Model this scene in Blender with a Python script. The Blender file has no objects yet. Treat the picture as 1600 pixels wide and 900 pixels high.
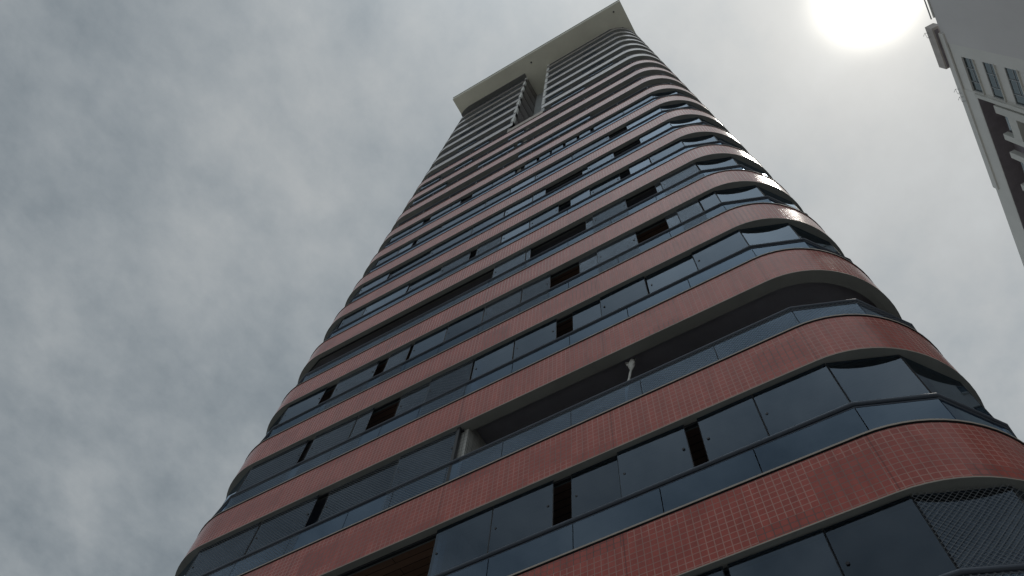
import bpy, bmesh, math, random
from mathutils import Vector, Matrix, noise

random.seed(7)
sc = bpy.context.scene
C = sc.collection
RAD = math.radians
Z0 = 48.86                                   # height of the first tile band's top above the pavement

# ------------------------------------------------------------------ camera
cam = bpy.data.cameras.new('camera')
cam.sensor_width = 36.0
cam.lens = 1209.69 / 1600 * 36
cam.clip_start = 0.05
cam.clip_end = 6000
camo = bpy.data.objects.new('camera', cam)
C.objects.link(camo)
F = Vector((-0.24438844, 0.31198152, 0.91811863))
R = Vector((0.86444126, 0.49907891, 0.06051076))
U = Vector((0.43933541, -0.80844776, 0.39165881))
CAM = Vector((0.0, -6.556, Z0 - 47.258))
m = Matrix((R, U, -F)).transposed().to_4x4()
m.translation = CAM
camo.matrix_world = m
sc.camera = camo

# ------------------------------------------------------------------ sky
SUN_AZ, SUN_EL = 53.9, 70.1                  # azimuth from +Y towards +X
SUN = Vector((math.cos(RAD(SUN_EL)) * math.sin(RAD(SUN_AZ)), math.cos(RAD(SUN_EL)) * math.cos(RAD(SUN_AZ)), math.sin(RAD(SUN_EL))))
w = bpy.data.worlds.new('World')
sc.world = w
w.use_nodes = True
nt = w.node_tree
nt.nodes.clear()
N = nt.nodes.new
L = nt.links.new


def math_node(tree, op, a, b=None, c=None, clamp=False):
    n = tree.nodes.new('ShaderNodeMath')
    n.operation = op
    n.use_clamp = clamp
    for i, v in enumerate((a, b, c)):
        if v is None:
            continue
        if isinstance(v, (int, float)):
            n.inputs[i].default_value = v
        else:
            tree.links.new(v, n.inputs[i])
    return n.outputs[0]


def M(op, a, b=None, c=None, clamp=False):
    return math_node(nt, op, a, b, c, clamp)


tc = N('ShaderNodeTexCoord')
dirv = tc.outputs['Generated']
dot = N('ShaderNodeVectorMath'); dot.operation = 'DOT_PRODUCT'
L(dirv, dot.inputs[0]); dot.inputs[1].default_value = SUN
ang = M('MULTIPLY', M('ARCCOSINE', M('MINIMUM', dot.outputs['Value'], 0.999999)), 180 / math.pi)


def gauss(width):
    q = M('DIVIDE', ang, width)
    return M('EXPONENT', M('MULTIPLY', M('MULTIPLY', q, q), -1.0))


# a flat cloud deck seen in perspective: direction divided by its height
sep = N('ShaderNodeSeparateXYZ'); L(dirv, sep.inputs[0])
hz = M('ADD', M('MAXIMUM', sep.outputs[2], 0.0), 0.12)
comb = N('ShaderNodeCombineXYZ')
L(M('DIVIDE', sep.outputs[0], hz), comb.inputs[0]); L(M('DIVIDE', sep.outputs[1], hz), comb.inputs[1])


def cloud_noise(scale, detail, rough, off, dist=0.0):
    mp = N('ShaderNodeMapping'); mp.inputs['Location'].default_value = off
    mp.inputs['Rotation'].default_value = (0, 0, 0.5)
    mp.inputs['Scale'].default_value = (1, 0.85, 1)
    L(comb.outputs[0], mp.inputs[0])
    n = N('ShaderNodeTexNoise'); n.inputs['Scale'].default_value = scale
    n.inputs['Detail'].default_value = detail; n.inputs['Roughness'].default_value = rough
    n.inputs['Distortion'].default_value = dist
    L(mp.outputs[0], n.inputs['Vector'])
    return n.outputs['Fac']


n1 = cloud_noise(4.6, 9, 0.58, (1.6, 4.2, 0), 0.1)
n2 = cloud_noise(14.0, 6, 0.62, (7.3, 2.2, 0), 0.1)
dens = M('ADD', M('MULTIPLY', n1, 0.72), M('MULTIPLY', n2, 0.28))
vary = M('MULTIPLY', M('SUBTRACT', dens, 0.5), 2.6)                # about -0.5 .. 0.5
thin = gauss(41.0)                                                  # cloud lit through towards the sun
amp = M('SUBTRACT', 0.74, M('MULTIPLY', thin, 0.50))
dz = N('ShaderNodeVectorMath'); dz.operation = 'DOT_PRODUCT'           # unseen brighter patch overhead, street side, added to lift glass and tile reflections
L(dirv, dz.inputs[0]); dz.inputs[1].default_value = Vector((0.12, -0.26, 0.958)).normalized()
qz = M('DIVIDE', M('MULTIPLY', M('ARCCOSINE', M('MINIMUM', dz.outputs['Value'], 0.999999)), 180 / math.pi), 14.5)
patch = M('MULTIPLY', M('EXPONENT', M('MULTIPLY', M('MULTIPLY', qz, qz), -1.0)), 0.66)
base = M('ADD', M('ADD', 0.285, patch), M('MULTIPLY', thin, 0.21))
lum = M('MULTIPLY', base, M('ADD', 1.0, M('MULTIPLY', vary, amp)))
mixc = N('ShaderNodeMixRGB'); mixc.blend_type = 'MIX'
L(M('ADD', M('MULTIPLY', vary, 0.9), M('ADD', 0.45, M('MULTIPLY', thin, 0.5)), clamp=True), mixc.inputs[0])
mixc.inputs[1].default_value = (0.84, 0.99, 1.09, 1)               # thin bluish gaps
mixc.inputs[2].default_value = (0.95, 1.0, 1.01, 1)
q4 = M('DIVIDE', ang, 3.1)
disc = M('EXPONENT', M('MULTIPLY', M('POWER', q4, 3.6), -1.0))
glow = M('ADD', M('MULTIPLY', disc, 1.1), M('ADD', M('MULTIPLY', gauss(6.5), 0.20), M('MULTIPLY', gauss(15), 0.04)))
glowc = N('ShaderNodeVectorMath'); glowc.operation = 'SCALE'
glowc.inputs[0].default_value = (1.0, 0.95, 0.83); L(glow, glowc.inputs[3])
cl = N('ShaderNodeVectorMath'); cl.operation = 'SCALE'
L(mixc.outputs[0], cl.inputs[0]); L(lum, cl.inputs[3])
addg = N('ShaderNodeVectorMath'); addg.operation = 'ADD'
L(cl.outputs[0], addg.inputs[0]); L(glowc.outputs[0], addg.inputs[1])
up = N('ShaderNodeVectorMath'); up.operation = 'SCALE'; up.inputs[3].default_value = 10.0
L(addg.outputs[0], up.inputs[0])
sky = N('ShaderNodeTexSky'); sky.sky_type = 'NISHITA'; sky.sun_disc = False
sky.sun_elevation = RAD(SUN_EL); sky.sun_rotation = RAD(SUN_AZ); sky.air_density = 1.0; sky.dust_density = 2.0
mixs = N('ShaderNodeMixRGB'); mixs.inputs[0].default_value = 0.93
L(sky.outputs[0], mixs.inputs[1]); L(up.outputs[0], mixs.inputs[2])
bg = N('ShaderNodeBackground'); bg.inputs['Strength'].default_value = 0.1
out = N('ShaderNodeOutputWorld')
L(mixs.outputs[0], bg.inputs[0]); L(bg.outputs[0], out.inputs[0])

# ------------------------------------------------------------------ sun behind thin cloud
sl = bpy.data.lights.new('sun', 'SUN')
sl.energy = 0.5
sl.angle = RAD(5)
sl.color = (1.0, 0.95, 0.87)
so = bpy.data.objects.new('sun', sl)
so.rotation_euler = SUN.to_track_quat('Z', 'Y').to_euler()
so.location = (60, 50, 150)
C.objects.link(so)

vs = sc.view_settings
vs.view_transform = 'Standard'
vs.look = 'None'
vs.exposure = 0.0
vs.gamma = 1.0
vs.use_curve_mapping = False
sc.cycles.transparent_max_bounces = 24
sc.cycles.max_bounces = 8
sc.cycles.glossy_bounces = 4


# ------------------------------------------------------------------ materials
def new_mat(name):
    mt = bpy.data.materials.new(name)
    mt.use_nodes = True
    return mt, mt.node_tree, mt.node_tree.nodes['Principled BSDF']


def plain(name, col, rough=0.6, metal=0.0, spec=0.5, var=0.12, scale=1.5, bump=0.0):
    mt, t, b = new_mat(name)
    b.inputs['Roughness'].default_value = rough
    b.inputs['Metallic'].default_value = metal
    b.inputs['Specular IOR Level'].default_value = spec
    co = t.nodes.new('ShaderNodeTexCoord')
    n = t.nodes.new('ShaderNodeTexNoise')
    n.inputs['Scale'].default_value = scale
    n.inputs['Detail'].default_value = 6
    n.inputs['Roughness'].default_value = 0.65
    mp = t.nodes.new('ShaderNodeMapping'); mp.inputs['Scale'].default_value = (1, 1, 0.35)
    t.links.new(co.outputs['Object'], mp.inputs[0]); t.links.new(mp.outputs[0], n.inputs['Vector'])
    r = t.nodes.new('ShaderNodeValToRGB')
    r.color_ramp.elements[0].position = 0.3; r.color_ramp.elements[1].position = 0.7
    r.color_ramp.elements[0].color = tuple(c * (1 - var) for c in col) + (1,)
    r.color_ramp.elements[1].color = tuple(min(1, c * (1 + var)) for c in col) + (1,)
    t.links.new(n.outputs['Fac'], r.inputs[0]); t.links.new(r.outputs[0], b.inputs['Base Color'])
    if bump:
        bp = t.nodes.new('ShaderNodeBump'); bp.inputs['Strength'].default_value = bump; bp.inputs['Distance'].default_value = 0.02
        n2_ = t.nodes.new('ShaderNodeTexNoise'); n2_.inputs['Scale'].default_value = 40; n2_.inputs['Detail'].default_value = 4
        t.links.new(co.outputs['Object'], n2_.inputs['Vector'])
        t.links.new(n2_.outputs['Fac'], bp.inputs['Height']); t.links.new(bp.outputs[0], b.inputs['Normal'])
    return mt


def tile_mat(name, c1, c2, grout, size=0.1, rough=0.20, jitter=0.006, gw=0.0065):
    mt, t, b = new_mat(name)
    K = t.nodes.new; J = t.links.new
    uv = K('ShaderNodeUVMap')
    br = K('ShaderNodeTexBrick'); br.offset = 0.0; br.squash = 1.0
    br.inputs['Scale'].default_value = 1.0
    br.inputs['Brick Width'].default_value = size; br.inputs['Row Height'].default_value = size
    br.inputs['Mortar Size'].default_value = gw; br.inputs['Mortar Smooth'].default_value = 0.1
    br.inputs['Bias'].default_value = 0.0
    br.inputs['Color1'].default_value = c1 + (1,); br.inputs['Color2'].default_value = c2 + (1,)
    J(uv.outputs[0], br.inputs['Vector'])
    # grout differs from place to place (old, repaired, dirty)
    co = K('ShaderNodeTexCoord')
    cell = K('ShaderNodeVectorMath'); cell.operation = 'MULTIPLY'; cell.inputs[1].default_value = (1 / 0.8, 1 / 0.6, 1)
    J(uv.outputs[0], cell.inputs[0])
    cf = K('ShaderNodeVectorMath'); cf.operation = 'FLOOR'; J(cell.outputs[0], cf.inputs[0])
    cw = K('ShaderNodeTexWhiteNoise'); cw.noise_dimensions = '2D'; J(cf.outputs[0], cw.inputs['Vector'])
    gr = K('ShaderNodeValToRGB')
    gr.color_ramp.elements[0].position = 0.0; gr.color_ramp.elements[1].position = 0.45
    gr.color_ramp.elements[0].color = tuple(g * 0.3 for g in grout) + (1,)
    gr.color_ramp.elements[1].color = grout + (1,)
    J(cw.outputs['Value'], gr.inputs[0]); J(gr.outputs[0], br.inputs['Mortar'])
    su = K('ShaderNodeSeparateXYZ'); J(uv.outputs[0], su.inputs[0])
    joint = math_node(t, 'LESS_THAN', math_node(t, 'FRACT', math_node(t, 'DIVIDE', math_node(t, 'ADD', su.outputs[0], 0.37), 3.3)), 0.0055)
    # rain dirt running down
    mp = K('ShaderNodeMapping'); mp.inputs['Scale'].default_value = (3.0, 3.0, 0.3)
    J(co.outputs['Object'], mp.inputs[0])
    dn = K('ShaderNodeTexNoise'); dn.inputs['Scale'].default_value = 1.6; dn.inputs['Detail'].default_value = 7; dn.inputs['Roughness'].default_value = 0.7
    J(mp.outputs[0], dn.inputs['Vector'])
    dr = K('ShaderNodeMapRange'); dr.inputs[1].default_value = 0.3; dr.inputs[2].default_value = 0.75
    dr.inputs[3].default_value = 0.76; dr.inputs[4].default_value = 1.14
    J(dn.outputs['Fac'], dr.inputs[0])
    mp2 = K('ShaderNodeMapping'); mp2.inputs['Scale'].default_value = (11.0, 1.1, 1.0)
    J(uv.outputs[0], mp2.inputs[0])
    dn2 = K('ShaderNodeTexNoise'); dn2.inputs['Scale'].default_value = 1.0; dn2.inputs['Detail'].default_value = 3
    J(mp2.outputs[0], dn2.inputs['Vector'])
    dr2 = K('ShaderNodeMapRange'); dr2.inputs[1].default_value = 0.56; dr2.inputs[2].default_value = 0.74
    dr2.inputs[3].default_value = 1.0; dr2.inputs[4].default_value = 0.86
    J(dn2.outputs['Fac'], dr2.inputs[0])
    mu = K('ShaderNodeVectorMath'); mu.operation = 'SCALE'
    J(br.outputs['Color'], mu.inputs[0]); J(math_node(t, 'MULTIPLY', math_node(t, 'MULTIPLY', dr.outputs[0], dr2.outputs[0]), math_node(t, 'SUBTRACT', 1.0, math_node(t, 'MULTIPLY', joint, 0.45))), mu.inputs[3])
    J(mu.outputs[0], b.inputs['Base Color'])
    b.inputs['Specular IOR Level'].default_value = 0.5
    rr = K('ShaderNodeMapRange'); rr.inputs[3].default_value = rough; rr.inputs[4].default_value = 0.45
    J(br.outputs['Fac'], rr.inputs[0]); J(rr.outputs[0], b.inputs['Roughness'])
    # every tile sits at its own slight angle
    sc_ = K('ShaderNodeVectorMath'); sc_.operation = 'SCALE'; sc_.inputs[3].default_value = 1 / size
    J(uv.outputs[0], sc_.inputs[0])
    fl = K('ShaderNodeVectorMath'); fl.operation = 'FLOOR'; J(sc_.outputs[0], fl.inputs[0])
    wn = K('ShaderNodeTexWhiteNoise'); wn.noise_dimensions = '2D'; J(fl.outputs[0], wn.inputs['Vector'])
    sb = K('ShaderNodeVectorMath'); sb.operation = 'SUBTRACT'; sb.inputs[1].default_value = (0.5, 0.5, 0.5)
    J(wn.outputs['Color'], sb.inputs[0])
    s2 = K('ShaderNodeVectorMath'); s2.operation = 'SCALE'; s2.inputs[3].default_value = jitter * 2
    J(sb.outputs[0], s2.inputs[0])
    ge = K('ShaderNodeNewGeometry')
    ad = K('ShaderNodeVectorMath'); ad.operation = 'ADD'; J(ge.outputs['Normal'], ad.inputs[0]); J(s2.outputs[0], ad.inputs[1])
    nm = K('ShaderNodeVectorMath'); nm.operation = 'NORMALIZE'; J(ad.outputs[0], nm.inputs[0])
    bp = K('ShaderNodeBump'); bp.invert = True; bp.inputs['Strength'].default_value = 0.12; bp.inputs['Distance'].default_value = 0.004
    J(br.outputs['Fac'], bp.inputs['Height']); J(nm.outputs[0], bp.inputs['Normal'])
    J(bp.outputs[0], b.inputs['Normal'])
    return mt


def glass_mat(name, tint, refl, ior=2.0, rough=0.0, bow=0.15):
    mt = bpy.data.materials.new(name); mt.use_nodes = True
    t = mt.node_tree; t.nodes.clear(); K = t.nodes.new; J = t.links.new
    tr = K('ShaderNodeBsdfTransparent'); tr.inputs[0].default_value = tint + (1,)
    gl = K('ShaderNodeBsdfGlossy'); gl.inputs[0].default_value = refl + (1,); gl.inputs['Roughness'].default_value = rough
    fr = K('ShaderNodeFresnel'); fr.inputs[0].default_value = ior
    ge = K('ShaderNodeNewGeometry')
    fac = math_node(t, 'MULTIPLY', fr.outputs[0], math_node(t, 'SUBTRACT', 1.0, ge.outputs['Backfacing']), clamp=True)
    oi = K('ShaderNodeObjectInfo'); vr = K('ShaderNodeVectorMath'); vr.operation = 'SCALE'; vr.inputs[0].default_value = refl
    J(math_node(t, 'ADD', 0.68, math_node(t, 'MULTIPLY', oi.outputs['Random'], 0.56)), vr.inputs[3]); J(vr.outputs[0], gl.inputs[0])
    mx = K('ShaderNodeMixShader'); J(fac, mx.inputs[0]); J(tr.outputs[0], mx.inputs[1]); J(gl.outputs[0], mx.inputs[2])
    # panes bow a little
    co = K('ShaderNodeTexCoord'); n = K('ShaderNodeTexNoise'); n.inputs['Scale'].default_value = 0.8; n.inputs['Detail'].default_value = 1
    J(co.outputs['Object'], n.inputs['Vector'])
    bp = K('ShaderNodeBump'); bp.inputs['Strength'].default_value = bow; bp.inputs['Distance'].default_value = 0.01
    J(n.outputs['Fac'], bp.inputs['Height']); J(bp.outputs[0], gl.inputs['Normal'])
    o = K('ShaderNodeOutputMaterial'); J(mx.outputs[0], o.inputs[0])
    return mt


def net_mat(name, col, cell=0.055, width=0.09):
    mt = bpy.data.materials.new(name); mt.use_nodes = True
    t = mt.node_tree; t.nodes.clear(); K = t.nodes.new; J = t.links.new
    uv = K('ShaderNodeUVMap'); sp = K('ShaderNodeSeparateXYZ'); J(uv.outputs[0], sp.inputs[0])

    def strand(v):
        f = math_node(t, 'FRACT', math_node(t, 'DIVIDE', v, cell))
        return math_node(t, 'LESS_THAN', f, width)
    a = strand(math_node(t, 'ADD', sp.outputs[0], sp.outputs[1]))
    b2 = strand(math_node(t, 'SUBTRACT', sp.outputs[0], sp.outputs[1]))
    fac = math_node(t, 'MAXIMUM', a, b2)
    tr = K('ShaderNodeBsdfTransparent'); df = K('ShaderNodeBsdfDiffuse'); df.inputs[0].default_value = col + (1,)
    mx = K('ShaderNodeMixShader'); J(fac, mx.inputs[0]); J(tr.outputs[0], mx.inputs[1]); J(df.outputs[0], mx.inputs[2])
    o = K('ShaderNodeOutputMaterial'); J(mx.outputs[0], o.inputs[0])
    return mt


def wood_mat(name, c1, c2):
    mt, t, b = new_mat(name)
    K = t.nodes.new; J = t.links.new
    co = K('ShaderNodeTexCoord')
    br = K('ShaderNodeTexBrick'); br.offset = 0.37
    br.inputs['Scale'].default_value = 1; br.inputs['Brick Width'].default_value = 2.4; br.inputs['Row Height'].default_value = 0.14
    br.inputs['Mortar Size'].default_value = 0.006
    br.inputs['Color1'].default_value = c1 + (1,); br.inputs['Color2'].default_value = c2 + (1,); br.inputs['Mortar'].default_value = (0.01, 0.008, 0.006, 1)
    J(co.outputs['Object'], br.inputs['Vector'])
    J(br.outputs['Color'], b.inputs['Base Color'])
    b.inputs['Roughness'].default_value = 0.45
    return mt


MT = dict(
    tile=tile_mat('red_tile', (0.50, 0.093, 0.064), (0.43, 0.076, 0.052), (0.55, 0.27, 0.22)),
    pale_tile=tile_mat('pale_tile', (0.38, 0.345, 0.345), (0.34, 0.31, 0.31), (0.26, 0.24, 0.23)),
    white_tile=tile_mat('white_tile', (0.62, 0.62, 0.58), (0.55, 0.55, 0.52), (0.3, 0.3, 0.28), size=0.12),
    grey_tile=tile_mat('grey_brown_tile', (0.20, 0.165, 0.16), (0.17, 0.14, 0.135), (0.13, 0.12, 0.11), size=0.1, rough=0.35),
    cap=plain('stone_cap', (0.42, 0.36, 0.30), 0.5),
    dark_edge=plain('dark_joint', (0.03, 0.03, 0.032), 0.5),
    soffit=plain('grey_render', (0.27, 0.28, 0.265), 0.8, bump=0.15),
    ceiling=plain('dark_ceiling', (0.28, 0.28, 0.32), 0.6),
    wood=wood_mat('wood_ceiling', (0.34, 0.20, 0.135), (0.26, 0.15, 0.10)),
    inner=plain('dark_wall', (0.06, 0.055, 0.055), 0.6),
    white=plain('white_paint', (0.68, 0.68, 0.64), 0.6, var=0.06),
    roofslab=plain('white_slab', (0.84, 0.83, 0.71), 0.75, var=0.07, scale=0.5),
    eave=plain('grey_eave', (0.16, 0.165, 0.16), 0.7),
    plaster=plain('light_plaster', (0.48, 0.50, 0.50), 0.8),
    rail=plain('blue_grey_metal', (0.075, 0.09, 0.115), 0.35, metal=0.35),
    track=plain('black_track', (0.018, 0.02, 0.024), 0.4),
    glass=glass_mat('smoked_glass', (0.30, 0.38, 0.48), (0.62, 0.76, 0.92)),
    railglass=glass_mat('smoked_railing_glass', (0.30, 0.40, 0.52), (0.59, 0.78, 1.0)),
    net=net_mat('net', (0.20, 0.21, 0.22), cell=0.07, width=0.10),
    knob=plain('steel', (0.05, 0.05, 0.055), 0.3, metal=0.8),
    cloth=plain('white_cloth', (0.75, 0.74, 0.70), 0.9, bump=0.3),
    nwall=plain('pale_wall', (0.74, 0.735, 0.70), 0.8, var=0.07, scale=0.35, bump=0.1),
    nblank=plain('grey_wall', (0.68, 0.665, 0.66), 0.85, var=0.05, scale=0.3, bump=0.1),
    ntrim=plain('pale_trim', (0.66, 0.66, 0.62), 0.75, var=0.06),
    ndark=plain('recess_wall', (0.24, 0.215, 0.235), 0.7),
    nglass=glass_mat('window_glass', (0.25, 0.32, 0.36), (0.85, 0.97, 1.0), bow=0.02),
    nframe=plain('window_frame_metal', (0.30, 0.32, 0.33), 0.5),
    nbox=plain('box_render', (0.5, 0.46, 0.43), 0.8),
    ground=plain('paving', (0.38, 0.37, 0.35), 0.85, scale=0.4, bump=0.3),
    asphalt=plain('asphalt', (0.05, 0.05, 0.052), 0.9, scale=3, bump=0.4),
)


# ------------------------------------------------------------------ mesh helpers
def link(name, bm, mats, parent=None, smooth=False):
    me = bpy.data.meshes.new(name)
    bm.to_mesh(me); bm.free()
    for mm in (mats if isinstance(mats, (list, tuple)) else [mats]):
        me.materials.append(mm)
    if smooth:
        for p in me.polygons:
            p.use_smooth = True
    o = bpy.data.objects.new(name, me)
    C.objects.link(o)
    if parent:
        o.parent = parent
    return o


def thing(name, label, cat, loc=(0, 0, 0), group=None):
    o = bpy.data.objects.new(name, None)
    o.location = loc
    C.objects.link(o)
    o['label'] = label; o['category'] = cat
    if group:
        o['group'] = group
    return o


def tag(o, label, cat, group=None):
    o['label'] = label; o['category'] = cat
    if group:
        o['group'] = group
    return o


def box(bm, x0, x1, y0, y1, z0, z1, mi=0, uv=True):
    v = [bm.verts.new((x, y, z)) for z in (z0, z1) for y in (y0, y1) for x in (x0, x1)]
    lay = bm.loops.layers.uv.verify() if uv else None
    for idx in ((0, 2, 3, 1), (4, 5, 7, 6), (0, 1, 5, 4), (2, 6, 7, 3), (0, 4, 6, 2), (1, 3, 7, 5)):
        f = bm.faces.new([v[i] for i in idx]); f.material_index = mi
        if uv:
            nx = abs((v[idx[1]].co - v[idx[0]].co).cross(v[idx[2]].co - v[idx[1]].co).normalized().x)
            for lp in f.loops:
                c = lp.vert.co
                lp[lay].uv = (c.y if nx > 0.5 else c.x, c.z)


def tube(bm, pts, r, seg=8, mi=0):
    """round bar along a chain of points"""
    pts = [Vector(p) for p in pts]
    rings = []
    for i, p in enumerate(pts):
        if i == 0: t = (pts[1] - p).normalized()
        elif i == len(pts) - 1: t = (p - pts[i - 1]).normalized()
        else: t = ((pts[i + 1] - p).normalized() + (p - pts[i - 1]).normalized()).normalized()
        a = t.cross(Vector((0, 0, 1)))
        if a.length < 1e-3: a = t.cross(Vector((0, 1, 0)))
        a.normalize(); b = a.cross(t).normalized()
        rr = r[i] if isinstance(r, (list, tuple)) else r
        rings.append([bm.verts.new(p + (a * math.cos(q) + b * math.sin(q)) * rr) for q in [2 * math.pi * k / seg for k in range(seg)]])
    for i in range(len(rings) - 1):
        for k in range(seg):
            f = bm.faces.new((rings[i][k], rings[i][(k + 1) % seg], rings[i + 1][(k + 1) % seg], rings[i + 1][k])); f.material_index = mi
    for rg in (rings[0], rings[-1]):
        f = bm.faces.new(rg); f.material_index = mi
    bmesh.ops.recalc_face_normals(bm, faces=bm.faces[:])


# plan of the tower: straight front between XL and XR at y = 0, rounded corners of radius RC
XL, XR, RC, YB = -12.65, 0.59, 1.85, 13.0
SL, SR = -7.0, -5.03                                # sides of the slot at the top


def right_half(start, ins, seg=18, end=YB):
    p = [(start, ins)]
    r = RC - ins
    for i in range(seg + 1):
        a = math.pi / 2 * i / seg
        p.append((XR + r * math.sin(a), RC - r * math.cos(a)))
    p.append((XR + r, end))
    return p


def left_half(start, ins, seg=18, end=YB):
    p = [(start, ins)]
    r = RC - ins
    for i in range(seg + 1):
        a = math.pi / 2 * i / seg
        p.append((XL - r * math.sin(a), RC - r * math.cos(a)))
    p.append((XL - r, end))
    return p


def plan(kind, ins):
    if kind == 'right': return right_half(SR, ins)
    if kind == 'left': return left_half(SL, ins)[::-1]
    lh = left_half(-6, ins)[::-1][:-1]
    return lh + right_half(-6, ins)[1:]


def lengths(kind):
    p = plan(kind, 0); s = [p[0][0]]
    for i in range(1, len(p)):
        s.append(s[-1] + math.hypot(p[i][0] - p[i - 1][0], p[i][1] - p[i - 1][1]))
    return s


def sweep(bm, kind, prof, mats):
    """sweep a closed cross-section [(inset, z)] along the plan; mats gives the slot of every edge"""
    lay = bm.loops.layers.uv.verify()
    s = lengths(kind)
    n = len(prof)
    for j in range(n):
        (i0, z0), (i1, z1) = prof[j], prof[(j + 1) % n]
        A = [bm.verts.new((x, y, z0)) for x, y in plan(kind, i0)]
        B = [bm.verts.new((x, y, z1)) for x, y in plan(kind, i1)]
        va = z0 if abs(z1 - z0) > 1e-6 else i0
        vb = z1 if abs(z1 - z0) > 1e-6 else i1
        for k in range(len(A) - 1):
            f = bm.faces.new((A[k], A[k + 1], B[k + 1], B[k])); f.material_index = mats[j]
            f.smooth = True
            for lp, uv in zip(f.loops, ((s[k], va), (s[k + 1], va), (s[k + 1], vb), (s[k], vb))):
                lp[lay].uv = uv
    for e in (0, -1):
        vs_ = [bm.verts.new((*plan(kind, i)[e], z)) for i, z in prof]
        f = bm.faces.new(vs_ if e == 0 else vs_[::-1]); f.material_index = 0
        for lp in f.loops:
            lp[lay].uv = (lp.vert.co.x + lp.vert.co.y, lp.vert.co.z)
        bmesh.ops.recalc_face_normals(bm, faces=[f])


def slab(bm, kind, ins, z0, z1, mi=0):
    p = plan(kind, ins)
    if kind == 'right': p = p + [(SR, YB)]
    if kind == 'left': p = p + [(SL, YB)]
    lo = [bm.verts.new((x, y, z0)) for x, y in p]; hi = [bm.verts.new((x, y, z1)) for x, y in p]
    f = bm.faces.new(lo[::-1]); f.material_index = mi
    f = bm.faces.new(hi); f.material_index = mi
    for k in range(len(p)):
        q = (k + 1) % len(p)
        f = bm.faces.new((lo[k], lo[q], hi[q], hi[k])); f.material_index = mi


def fold(side, deg, ins):
    r = RC - ins; a = RAD(deg)
    if side > 0: return (XR + r * math.sin(a), RC - r * math.cos(a))
    return (XL - r * math.sin(a), RC - r * math.cos(a))


FOLDS = (3.6, 37.0, 70.5, 90.0)


def rail_chain(ins, left=True, right=True, x0=None, x1=None):
    p = []
    if left:
        p += [(XL - (RC - ins), 6.0)] + [fold(-1, d, ins) for d in FOLDS[::-1]]
    else: p.append((x0, ins))
    if right:
        p += [fold(1, d, ins) for d in FOLDS] + [(XR + RC - ins, 6.0)]
    else: p.append((x1, ins))
    return p


def pane(bm, a, b, z0, z1, th=0.01, gap=0.006, mi=0):
    """one upright sheet of glass standing on the line a-b"""
    a = Vector((a[0], a[1], 0)); b = Vector((b[0], b[1], 0)); d = (b - a).normalized()
    nrm = Vector((-d.y, d.x, 0))
    a = a + d * gap; b = b - d * gap
    pts = [a, b, b + nrm * th, a + nrm * th]
    lo = [bm.verts.new((p.x, p.y, z0)) for p in pts]; hi = [bm.verts.new((p.x, p.y, z1)) for p in pts]
    fs = [bm.faces.new(lo[::-1]), bm.faces.new(hi)]
    for k in range(4):
        q = (k + 1) % 4
        fs.append(bm.faces.new((lo[k], lo[q], hi[q], hi[k])))
    for f in fs: f.material_index = mi
    bmesh.ops.recalc_face_normals(bm, faces=fs)


def sheet(bm, a, b, z0, z1, sag=0.03):
    """a netting sheet hung on the line a-b"""
    lay = bm.loops.layers.uv.verify()
    a = Vector((a[0], a[1], 0)); b = Vector((b[0], b[1], 0)); ln = (b - a).length; n = max(2, int(ln / 0.35)); d = (b - a) / n
    nrm = Vector((-(b - a).y, (b - a).x, 0)).normalized()
    rows = 4
    g = []
    for i in range(n + 1):
        col = []
        for j in range(rows + 1):
            z = z0 + (z1 - z0) * j / rows
            off = sag * math.sin(math.pi * j / rows) * (0.5 + noise.noise(Vector((a.x + d.x * i, z, 3.1))))
            p = a + d * i + nrm * off
            col.append(bm.verts.new((p.x, p.y, z)))
        g.append(col)
    base_u = a.x
    for i in range(n):
        for j in range(rows):
            f = bm.faces.new((g[i][j], g[i + 1][j], g[i + 1][j + 1], g[i][j + 1])); f.smooth = True
            for lp, (ii, jj) in zip(f.loops, ((i, j), (i + 1, j), (i + 1, j + 1), (i, j + 1))):
                lp[lay].uv = (base_u + ln * ii / n + 0.02 * noise.noise(Vector((ii * .7, jj * .9, z0))), z0 + (z1 - z0) * jj / rows)


# ------------------------------------------------------------------ ground
bm = bmesh.new(); box(bm, -900, 900, -900, 900, -0.5, 0.0)
o = link('ground', bm, MT['ground']); o['kind'] = 'structure'
bm = bmesh.new(); box(bm, -300, 300, -24, -13, 0.004, 0.01)
o = link('road', bm, MT['asphalt']); o['kind'] = 'structure'
bm = bmesh.new(); box(bm, -300, 300, -13, -12.8, 0.0, 0.13); box(bm, -300, 300, -24.2, -24, 0.0, 0.13)
o = link('kerb', bm, MT['cap']); o['kind'] = 'structure'

# ------------------------------------------------------------------ red tiled tower
tower = thing('apartment_tower', 'tall tower with rounded corners, red tiled bands and smoked glass balconies', 'apartment tower')
BH = 1.11                                             # tile band height; storey height is 3 m
TOP = Z0 + 19.2

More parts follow.
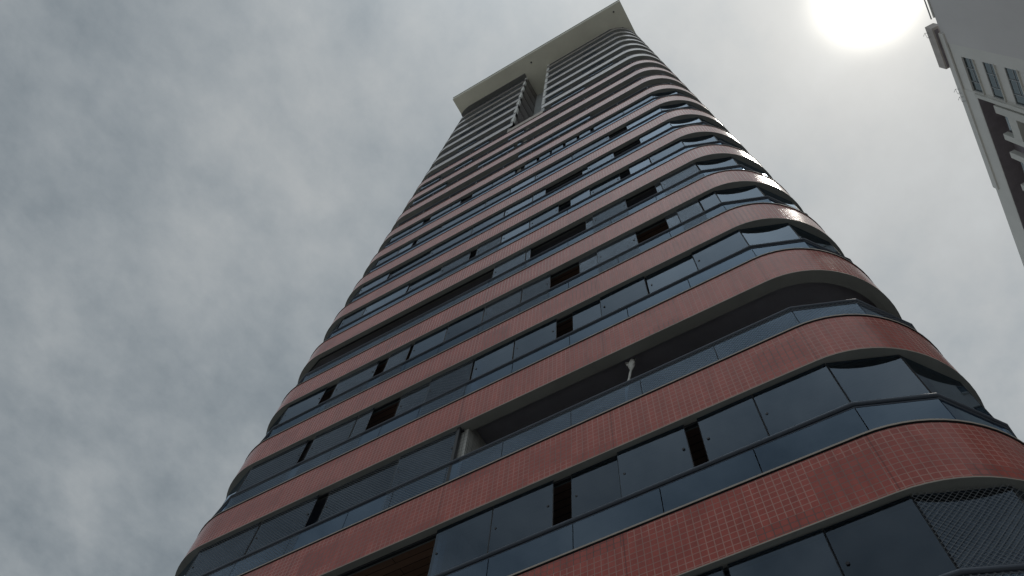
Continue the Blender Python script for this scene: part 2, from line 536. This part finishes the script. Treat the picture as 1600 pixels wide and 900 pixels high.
# glazing per storey: (x0, x1, how) - 'c' clear pane, 'm' pane with netting; anything not covered stands open
GL = {
    14: [(-12.7, -9.3, 'c'), (-9.0, -6.0, 'c'), (-5.95, -3.8, 'c'), (-3.7, -1.5, 'c'), (-1.45, -0.3, 'c'), (-0.3, 0.70, 'c')],
    13: [(-12.7, -11.6, 'c'), (-11.6, -9.4, 'c'), (-5.97, -4.88, 'c'), (-4.88, -3.77, 'c'), (-3.48, -2.66, 'C'), (-2.66, -1.53, 'c'), (-1.32, -0.43, 'c'), (-0.43, 0.70, 'c')],
    12: [(-12.75, -11.04, 'm'), (-11.0, -9.48, 'm'), (-9.19, -7.4, 'M'), (-7.4, -5.97, 'm')],
    11: [(-12.7, -10.88, 'm'), (-10.66, -9.36, 'm'), (-9.33, -8.86, 'm'), (-8.06, -7.2, 'M'), (-7.2, -6.0, 'm'), (-5.96, -4.88, 'c'), (-4.86, -3.77, 'c'),
         (-3.38, -2.67, 'C'), (-2.67, -1.56, 'c'), (-1.54, -0.42, 'C'), (-0.42, 0.70, 'c')],
    10: [(-12.72, -11.34, 'c'), (-10.92, -9.5, 'm'), (-9.14, -8.41, 'm'), (-8.3, -7.2, 'c'), (-7.18, -6.02, 'c'), (-6.0, -4.85, 'm'), (-4.83, -3.98, 'm'),
         (-3.14, -2.61, 'M'), (-2.61, -1.49, 'm'), (-0.67, -0.35, 'M'), (-0.35, 0.25, 'm'), (0.27, 0.70, 'c')],
    9: [(-6.0, -4.88, 'm'), (-4.86, -4.70, 'm'), (-2.87, -2.62, 'M'), (-2.62, -1.53, 'm'), (-0.61, -0.43, 'M'), (-0.43, 0.68, 'm')],
    8: [(-12.65, -11.63, 'c'), (-11.6, -9.77, 'c'), (-9.74, -8.4, 'C'), (-8.4, -7.22, 'm'), (-6.94, -5.98, 'm'), (-5.95, -4.88, 'c'), (-4.86, -3.77, 'c'),
        (-3.33, -2.6, 'c'), (-2.6, -1.52, 'C'), (-1.17, -0.45, 'c'), (-0.43, 0.70, 'c')],
    7: [(-12.68, -11.33, 'c'), (-11.3, -9.4, 'C'), (-9.38, -7.52, 'c'), (-7.5, -6.1, 'c'), (-6.06, -4.88, 'c'), (-4.86, -4.33, 'c'), (-2.83, -2.6, 'C'), (-2.6, -1.53, 'c'), (-0.5, 0.70, 'c')],
    6: [(-12.66, -11.58, 'c'), (-11.56, -10.85, 'c'), (-10.62, -9.4, 'c'), (-9.38, -7.24, 'c'), (-7.22, -6.06, 'c'), (-6.03, -4.89, 'c'), (-4.87, -3.2, 'c'), (-3.18, -1.54, 'c'),
        (-0.77, 0.70, 'c')],
    5: [(-12.7, -11.6, 'c'), (-11.58, -10.9, 'c'), (-10.5, -9.39, 'c'), (-9.37, -8.87, 'c'), (-8.25, -7.2, 'c'), (-7.18, -6.02, 'c'), (-5.53, -4.92, 'c'), (-4.79, -4.25, 'c'),
        (-4.16, -3.6, 'c'), (-3.48, -2.93, 'c'), (-2.8, -2.26, 'c'), (-2.1, -0.7, 'c'), (-0.68, 0.70, 'c')],
    4: [(-6.04, -4.2, 'c'), (-4.18, -2.17, 'c')],
    3: [(-12.75, -10.63, 'c'), (-8.66, -7.24, 'c'), (-7.22, -6.47, 'c'), (-6.27, -6.05, 'c')],
    2: [(-12.84, -11.57, 'c'), (-10.53, -9.39, 'c'), (-7.05, -6.04, 'c')],
    1: [(-9.6, -8.6, 'c'), (-4.4, -2.2, 'c')],
    0: [(-11.2, -9.9, 'c'), (-4.6, -3.6, 'c'), (-1.8, -0.2, 'c')],
    -1: [(-10.2, -9.0, 'c'), (-4.7, -3.9, 'c'), (-2.2, -0.6, 'c')],
    -2: [(-12.0, -10.8, 'c'), (-9.2, -8.0, 'c')],
    -3: [(-9.5, -8.2, 'c'), (-4.5, -3.6, 'c'), (-2.0, -0.9, 'c')],
    -4: [(-11.5, -10.2, 'c'), (-1.9, -0.9, 'c')],
    -5: [(-10.4, -9.4, 'c')],
    -6: [],
}
FACET_R = {14: 'm', 13: 'c', 11: 'c', 10: 'c', 9: 'c', 8: 'c', 7: 'c', 6: 'c', 5: 'c'}
FACET_L = {14: 'c', 13: 'c', 12: 'c', 11: 'c', 10: 'c', 8: 'c', 7: 'c', 6: 'c', 5: 'c'}

far_glass = bmesh.new()
SINGLE_FROM = 6                                         # panes from this storey down are parts of their own

for k in range(-6, 16):
    zt = Z0 - 3 * k; zb = zt - BH
    kinds = ('left', 'right') if k <= 0 else ('full',)
    # floor slab with the ceiling under it and the party wall between two flats
    bm = bmesh.new()
    for kd in kinds:
        slab(bm, kd, 0.235, zb + 0.30, zb + 0.52, 0)
    if k >= 1:
        box(bm, -5.98, -5.80, 0.16, 1.9, zt - 0.5, zt + 1.89 + 0.27, 1)
    ceil = MT['wood'] if k in (12, 10, 9) else MT['ceiling']
    storey = link('balcony_floor', bm, [ceil, MT['white_tile']], tower)
    # tile band: cross-section outer face, cap, inner face, underside
    for kd in kinds:
        bm = bmesh.new()
        prof = [(0.0, zb + 0.02), (0.0, zt - 0.035), (0.008, zt - 0.033), (0.008, zt - 0.012), (-0.018, zt - 0.010), (-0.018, zt + 0.022), (0.235, zt + 0.022), (0.235, zb),
                (0.025, zb), (-0.006, zb), (-0.006, zb + 0.02)]
        mats = [0, 2, 2, 2, 1, 1, 3, 3, 3, 1, 1]
        sweep(bm, kd, prof, mats)
        link('tile_band', bm, [MT['pale_tile' if k <= 0 else 'tile'], MT['cap'], MT['dark_edge'], MT['soffit']], storey)
    # handrail and railing glass
    spans = []
    if k >= 1: spans.append(rail_chain(0.035))
    else:
        spans.append(rail_chain(0.035, True, False, None, SL - 0.2)); spans.append(rail_chain(0.035, False, True, SR + 0.2, None))
    if k <= 14:
        bm = bmesh.new()
        for p in spans:
            tube(bm, [(x, y, zt + 0.685) for x, y in p], 0.036, 8)
            tube(bm, [(x, y + 0.02, zt + 0.633) for x, y in p], 0.018, 6)
        if k <= 4:
            for p in spans:
                for i in range(len(p) - 1):
                    a, b = Vector(p[i]), Vector(p[i + 1]); nn = max(1, int((b - a).length / 1.4))
                    for q in range(nn):
                        c = a.lerp(b, q / nn)
                        tube(bm, [(c.x, c.y, zt + 0.02), (c.x, c.y, zt + 0.66)], 0.016, 6)
        link('handrail', bm, MT['rail'], storey, smooth=True)
    if 4 < k <= 14:
        bm = bmesh.new()
        ins = 0.045
        cx = [-12.53, -11.1, -9.7, -8.3, -7.25, -6.04, -4.83, -3.43, -2.07, -0.69, 0.70]
        pts = [(x, ins) for x in cx[1:-1]]
        chain = [(XL - (RC - ins), 6.0), (XL - (RC - ins), 3.9)] + [fold(-1, d, ins) for d in FOLDS[::-1]] + pts + [fold(1, d, ins) for d in FOLDS] + [(XR + RC - ins, 3.9), (XR + RC - ins, 6.0)]
        for a, b in zip(chain, chain[1:]):
            pane(bm, a, b, zt + 0.03, zt + 0.625, gap=0.007)
        link('railing_glass', bm, MT['railglass'], storey)
    # sliding glass curtain above the rail
    ztop = zt + 3 - BH
    if k in GL and (GL[k] or k in FACET_R):
        segs = []
        for x0, x1, how in GL[k]:
            ins = 0.075 if how.islower() else 0.105
            segs.append(((x0, ins), (x1, ins), how.lower(), ins))
        ins = 0.075
        if k in FACET_R:
            fr = [fold(1, d, ins) for d in FOLDS] + [(XR + RC - ins, 3.2)]
            for i in range(4): segs.append((fr[i], fr[i + 1], FACET_R[k], ins))
        if k in FACET_L:
            fl_ = [(XL - RC + ins, 3.2)] + [fold(-1, d, ins) for d in FOLDS[::-1]]
            for i in range(4): segs.append((fl_[i], fl_[i + 1], FACET_L[k], ins))
        
        def net(a, b, z0, z1, sag):
            nm_ = bmesh.new(); sheet(nm_, a, b, z0, z1, sag)
            link('safety_net', nm_, MT['net'], storey)
        for a, b, how, ins in segs:
            single = k >= SINGLE_FROM
            gm = bmesh.new() if single else far_glass
            hi = ztop - 0.02 if ins < 0.09 else ztop - 0.03
            if single and a[1] == b[1]:
                a = (a[0], a[1] + random.uniform(-0.007, 0.007)); b = (b[0], b[1] + random.uniform(-0.007, 0.007))
            pane(gm, a, b, zt + 0.725, hi)
            if single:
                if abs(a[1] - b[1]) < 0.02 and abs(b[0] - a[0]) > 0.8:
                    for xx in (a[0] + 0.09, b[0] - 0.09):        # finger pulls near the free edges
                        if not any(abs(s[0][0] - b[0]) < 0.1 for s in segs) or xx < (a[0] + b[0]) / 2:
                            tube(gm, [(xx, ins - 0.012, zt + 1.28), (xx, ins + 0.02, zt + 1.28)], 0.022, 8, 1)
                # gasket on both upright edges
                d = (Vector(b) - Vector(a)).normalized()
                for q, sgn in ((a, 1), (b, -1)):
                    c = Vector(q) + d * sgn * 0.010
                    tube(gm, [(c.x, c.y + 0.005, zt + 0.73), (c.x, c.y + 0.005, hi)], 0.0085, 4, 2)
                link('glass_panel', gm, [MT['glass'], MT['knob'], MT['track']], storey)
            if how == 'm':
                net((a[0], a[1] - 0.035), (b[0], b[1] - 0.035), zt + 0.72, ztop - 0.01, 0.03)
                net((a[0], a[1] - 0.050), (b[0], b[1] - 0.050), zt + 0.03, zt + 0.64, 0.01)
        if k == 12:
            for a, b in (((-5.75, 0.012), (-2.0, 0.012)), ((-2.0, 0.012), (0.70, 0.012)), (fold(1, 3.6, 0.012), fold(1, 37, 0.012)), (fold(1, 37, 0.012), fold(1, 70.5, 0.012))):
                net(a, b, zt + 0.03, zt + 0.64, 0.008)
            a, b = fold(1, 62, 0.1), fold(1, 90, 0.1)
            net(a, b, zt + 0.72, ztop, 0.02)
        if k == 9:
            net((-12.7, 0.01), (-6.05, 0.01), zt + 0.03, zt + 0.64, 0.01)
        # top track the panes hang from
        if k >= 5 and k != 12 or k == 14:
            bm = bmesh.new()
            for a, b in zip(rail_chain(0.12)[1:-1], rail_chain(0.12)[2:-1]):
                pane(bm, a, b, ztop - 0.055, ztop - 0.004, th=0.05, gap=0)
            link('glass_track', bm, MT['track'], storey)
        elif k == 12:
            bm = bmesh.new()
            pane(bm, (-12.7, 0.12), (-5.9, 0.12), ztop - 0.055, ztop - 0.004, th=0.05, gap=0)
            box(bm, -6.00, -5.93, 0.04, 0.12, zt + 0.02, ztop - 0.003)
            link('glass_track', bm, MT['track'], storey)

bmesh.ops.recalc_face_normals(far_glass, faces=far_glass.faces[:])
o = link('upper_glass_panels', far_glass, MT['glass'], tower); o['kind'] = 'stuff'

# walls of the flats behind the balconies, and the closed rear
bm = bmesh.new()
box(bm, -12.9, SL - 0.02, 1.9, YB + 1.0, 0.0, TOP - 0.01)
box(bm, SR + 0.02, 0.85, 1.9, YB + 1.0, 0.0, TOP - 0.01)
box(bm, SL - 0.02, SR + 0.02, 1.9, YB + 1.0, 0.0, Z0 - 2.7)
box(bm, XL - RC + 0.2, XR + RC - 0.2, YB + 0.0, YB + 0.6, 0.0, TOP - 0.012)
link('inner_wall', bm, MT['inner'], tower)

# slot between the two top wings
SB = 1.75
bm = bmesh.new()
for k in range(-6, 1):
    z1 = Z0 - 3 * k + 1.72; z0 = z1 - 2.83
    if k == -6: z1 = TOP
    box(bm, SL - 0.25, SL, 0.02, SB, max(z0, Z0 - 2.2), z1, 0)
box(bm, SL - 0.32, SL - 0.14, 0.05, SB, Z0 - 2.2, TOP, 1)
link('slot_side_wall', bm, [MT['grey_tile'], MT['dark_edge']], tower)
bm = bmesh.new()
box(bm, SR, SR + 0.2, 0.02, SB, Z0 - 2.2, TOP)
box(bm, SL, SR, SB, SB + 0.2, Z0 - 2.6, TOP)
link('slot_rear_wall', bm, MT['plaster'], tower)
bm = bmesh.new()
box(bm, SL - 0.25, SR + 0.15, 0.0, 0.1, Z0 - 2.70, Z0 - 1.97)
box(bm, SL, SR, 0.1, SB, Z0 - 2.6, Z0 - 2.4)
link('slot_parapet', bm, MT['cap'], tower)
for k in range(-6, 1):
    zt = Z0 - 3 * k
    bm = bmesh.new()
    z1 = min(zt + 1.885, TOP - 0.004)
    box(bm, SL - 0.17, SL + 0.012, -0.004, 0.16, zt + 0.03, z1)
    link('slot_pilaster', bm, MT['white'], tower)
    bm = bmesh.new()
    box(bm, SR - 0.012, SR + 0.17, -0.004, 0.16, zt + 0.03, z1)
    link('slot_pilaster', bm, MT['white'], tower)

# roof slab with deep overhang, shallow eave under the left wing
bm = bmesh.new()
RX0, RX1, RY0 = -13.42, 2.38, -1.49
box(bm, RX0, RX1, RY0, YB + 0.5, TOP, TOP + 0.75)
box(bm, RX0 - 0.06, RX1 + 0.06, RY0 - 0.06, YB + 0.56, TOP + 0.76, TOP + 1.0, 1)
for x, y in ((-6.1, -0.85), (1.6, -1.0)):
    tube(bm, [(x, y, TOP - 0.05), (x, y, TOP + 0.05)], 0.07, 10, 2)
link('roof_slab', bm, [MT['roofslab'], MT['white'], MT['dark_edge']], tower)
bm = bmesh.new()
p = []
for i in range(19):
    a = math.pi / 2 * i / 18; r = RC + 0.35
    p.append((max(RX0 + 0.02, XL + 0.3 - r * math.sin(a)), RC - r * math.cos(a)))
p = [(SL, -0.35)] + p + [(RX0 + 0.02, 5.0), (SL, 5.0)]
lo = [bm.verts.new((x, y, TOP - 0.28)) for x, y in p]; hi = [bm.verts.new((x, y, TOP - 0.003)) for x, y in p]
bm.faces.new(lo); bm.faces.new(hi[::-1])
for i in range(len(p)):
    q = (i + 1) % len(p); bm.faces.new((lo[i], hi[i], hi[q], lo[q]))
bmesh.ops.remove_doubles(bm, verts=bm.verts[:], dist=1e-4)
bmesh.ops.recalc_face_normals(bm, faces=bm.faces[:])
link('eave', bm, MT['eave'], tower)
# columns on the open ground floor
for x in (-11.5, -6.0, -0.6):
    bm = bmesh.new()
    tube(bm, [(x, 0.9, 0.0), (x, 0.9, 0.25), (x, 0.9, 0.26), (x, 0.9, Z0 - 45 - BH + 0.3)], [0.42, 0.42, 0.34, 0.34], 20)
    link('column', bm, MT['white'], tower)

# ------------------------------------------------------------------ bundle of cloth in the open balcony
bm = bmesh.new()
zc = Z0 - 36 + 1.89
rng = random.Random(3)
pts = []; rad = []
for i in range(22):
    t = i / 21
    pts.append((-2.245 - 0.30 * t + 0.015 * math.sin(9 * t), 0.30 + 0.012 * math.cos(7 * t), zc + 0.02 - 1.9 * t))
    rad.append(0.028 + 0.035 * math.exp(-((t - 0.10) / 0.07) ** 2) - 0.02 * math.exp(-((t - 0.2) / 0.04) ** 2) + 0.018 * math.sin(17 * t) * t + (0.04 * max(0, t - 0.8)))
tube(bm, pts, rad, 14)
for v_ in bm.verts:
    a = math.atan2(v_.co.y - 0.30, v_.co.x + 2.3)
    v_.co += Vector((math.cos(a), math.sin(a), 0)) * 0.008 * math.sin(5 * a + v_.co.z * 4)
for sgn in (-1, 1):
    tube(bm, [(-2.26, 0.3, zc - 0.24), (-2.26 + sgn * 0.07, 0.27, zc - 0.17), (-2.26 + sgn * 0.10, 0.27, zc - 0.06), (-2.26 + sgn * 0.03, 0.3, zc - 0.1)], 0.022, 8)
o = link('tied_curtain', bm, MT['cloth'], smooth=True)
tag(o, 'white cloth tied in a bunch, hanging in the long open balcony', 'curtain')

# ------------------------------------------------------------------ neighbouring block on the right
S = 1.83
NX = 12.25 * S


def ny(y): return CAM.y + S * y


def nz(z): return CAM.z + S * z


nb = thing('apartment_block', 'pale grey block with blank upper wall and stacked windows at the right edge', 'apartment block', (NX, ny(12), 0))
nb_inv = Matrix.Translation(-Vector((NX, ny(12), 0)))


def nlink(name, bm, mats, parent=None):
    bm.transform(nb_inv)
    o = link(name, bm, mats, parent or nb)
    return o


def nbox(bm, dx0, dx1, y0, y1, z0, z1, mi=0):
    """dx measured behind the wall face; y, z in survey units"""
    box(bm, NX + dx0, NX + dx1, ny(y0), ny(y1), nz(z0) if z0 is not None else 0.0, nz(z1), mi)


ROOF = 35.0
bm = bmesh.new()
nbox(bm, 0.0, 14, 1.0, 10.83, None, 34.93)
nlink('blank_wall', bm, MT['nblank'])
bm = bmesh.new()
W_Y0, W_Y1 = 11.37, 12.95
wz = [33.83 - 1.64 * i for i in range(9)]               # window heads
WH = 0.95
nbox(bm, 0.03, 13.9, 10.83, W_Y0, None, 35.0)
nbox(bm, 0.03, 13.9, W_Y1, 13.0, None, 35.0)
nbox(bm, 0.03, 13.9, W_Y0, W_Y1, wz[0], 35.0)
for i in range(len(wz)):
    lo_ = wz[i] - WH; nxt = wz[i + 1] if i + 1 < len(wz) else None
    nbox(bm, 0.09, 13.9, W_Y0, W_Y1, nxt, lo_)
nbox(bm, 0.6, 13.9, W_Y0, W_Y1, None, 34.9)
nlink('window_wall', bm, MT['nwall'])
for i, z in enumerate(wz):
    bm = bmesh.new()
    f0 = 0.13; fw = 0.03
    nbox(bm, f0, f0 + 0.06, W_Y0, W_Y1, z - 0.03, z)
    nbox(bm, f0, f0 + 0.06, W_Y0, W_Y1, z - WH, z - WH + 0.035)
    for y in (W_Y0, 11.88, 12.50, W_Y1 - fw):
        nbox(bm, f0 - 0.004, f0 + 0.062, y, y + fw, z - WH + 0.002, z - 0.002)
    nbox(bm, f0 + 0.002, f0 + 0.058, W_Y0, 12.5, z - 0.53, z - 0.50)
    fr = nlink('window', bm, MT['nframe'])
    bm = bmesh.new()
    nbox(bm, f0 + 0.025, f0 + 0.035, W_Y0 + fw, W_Y1 - fw, z - WH + 0.035, z - 0.03)
    nlink('pane', bm, MT['nglass'], fr)
    if i in (0, 1):
        bm = bmesh.new()
        nbox(bm, f0 + 0.10, f0 + 0.13, W_Y0 + 0.03, W_Y1 - 0.03, z - WH + 0.03, z - 0.42)
        nlink('blind', bm, MT['ntrim'], fr)
    bm = bmesh.new()
    nbox(bm, -0.02, 0.13, W_Y0 - 0.02, W_Y1 + 0.02, z - WH - 0.045, z - WH)
    nlink('sill', bm, MT['ntrim'], fr)
# recessed balcony bay, its frame and its parapets
bm = bmesh.new(); nbox(bm, -0.10, 1.2, 13.0, 13.17, None, 33.63); nlink('pilaster', bm, MT['ntrim'])
bm = bmesh.new(); nbox(bm, 0.0, 14, 13.0, 30, 33.62, ROOF); nlink('roof_beam', bm, MT['nwall'])
bm = bmesh.new(); nbox(bm, 1.3, 13.8, 13.17, 30, None, 33.62); nlink('recess_wall', bm, MT['ndark'])
bm = bmesh.new(); nbox(bm, 0.03, 1.3, 13.17, 30, 33.59, 33.62); nlink('recess_ceiling', bm, MT['ndark'])
bays = [(13.35, 13.70, 14.65, 14.92), (15.50, 15.78, 17.05, 17.35), (18.0, 18.3, 19.6, 19.9), (20.6, 20.9, 22.2, 22.5)]
for a, b, c, d in bays:
    bm = bmesh.new()
    nbox(bm, 0.03, 0.40, a, b, None, 32.42)
    nbox(bm, 0.03, 0.40, c, d, None, 32.42)
    for i in range(10):
        z = 31.55 - 1.64 * i
        nbox(bm, 0.034, 1.28, b, c, z - 0.62, z)
    nlink('balcony_frame', bm, MT['ntrim'])
    for i in range(10):
        z = 32.42 - 1.64 * i
        bm = bmesh.new(); nbox(bm, 0.45, 0.47, b, c, z - 0.86, z - 0.10)
        nlink('balcony_window', bm, MT['nglass'])
# coping strip, pipe along the roof edge, small overhanging box and lightning conductor brackets
bm = bmesh.new(); nbox(bm, -0.12, 0.0, 10.4, 18.0, 34.62, 35.06); nlink('coping', bm, MT['nwall'])
bm = bmesh.new()
nbox(bm, -0.07, 0.4, 1.0, 9.7, 34.93, 35.03)
nlink('coping', bm, MT['ntrim'])
bm = bmesh.new()
tube(bm, [(NX - 0.16, ny(1), nz(35.12)), (NX - 0.16, ny(9.75), nz(35.12))], 0.05, 8)
nlink('roof_pipe', bm, MT['nframe'])
bm = bmesh.new()
p_ = 0.40
nbox(bm, -p_, 0.25, 10.1, 12.0, 35.07, 35.74, 0)
nbox(bm, -p_ + 0.12, 0.0, 10.22, 11.94, 35.055, 35.07, 1)
nlink('roof_box', bm, [MT['nbox'], MT['ndark']])
for y, z, q in ((10.35, 35.55, -p_), (13.0, 34.9, -0.13), (13.35, 34.75, -0.13)):
    bm = bmesh.new()
    X = NX + q
    tube(bm, [(X, ny(y), nz(z)), (X - 0.22, ny(y) - 0.1, nz(z) + 0.1), (X - 0.42, ny(y) + 0.05, nz(z) - 0.02)], 0.018, 6)
    tube(bm, [(X, ny(y + .16), nz(z)), (X - 0.2, ny(y + .16), nz(z)), (X - 0.22, ny(y) - 0.1, nz(z) + 0.1)], 0.014, 6)
    tube(bm, [(X, ny(y + .16), nz(z) - 0.25), (X - 0.2, ny(y + .16), nz(z) - 0.2), (X - 0.2, ny(y + .16), nz(z))], 0.014, 6)
    nlink('conductor_bracket', bm, MT['nframe'])
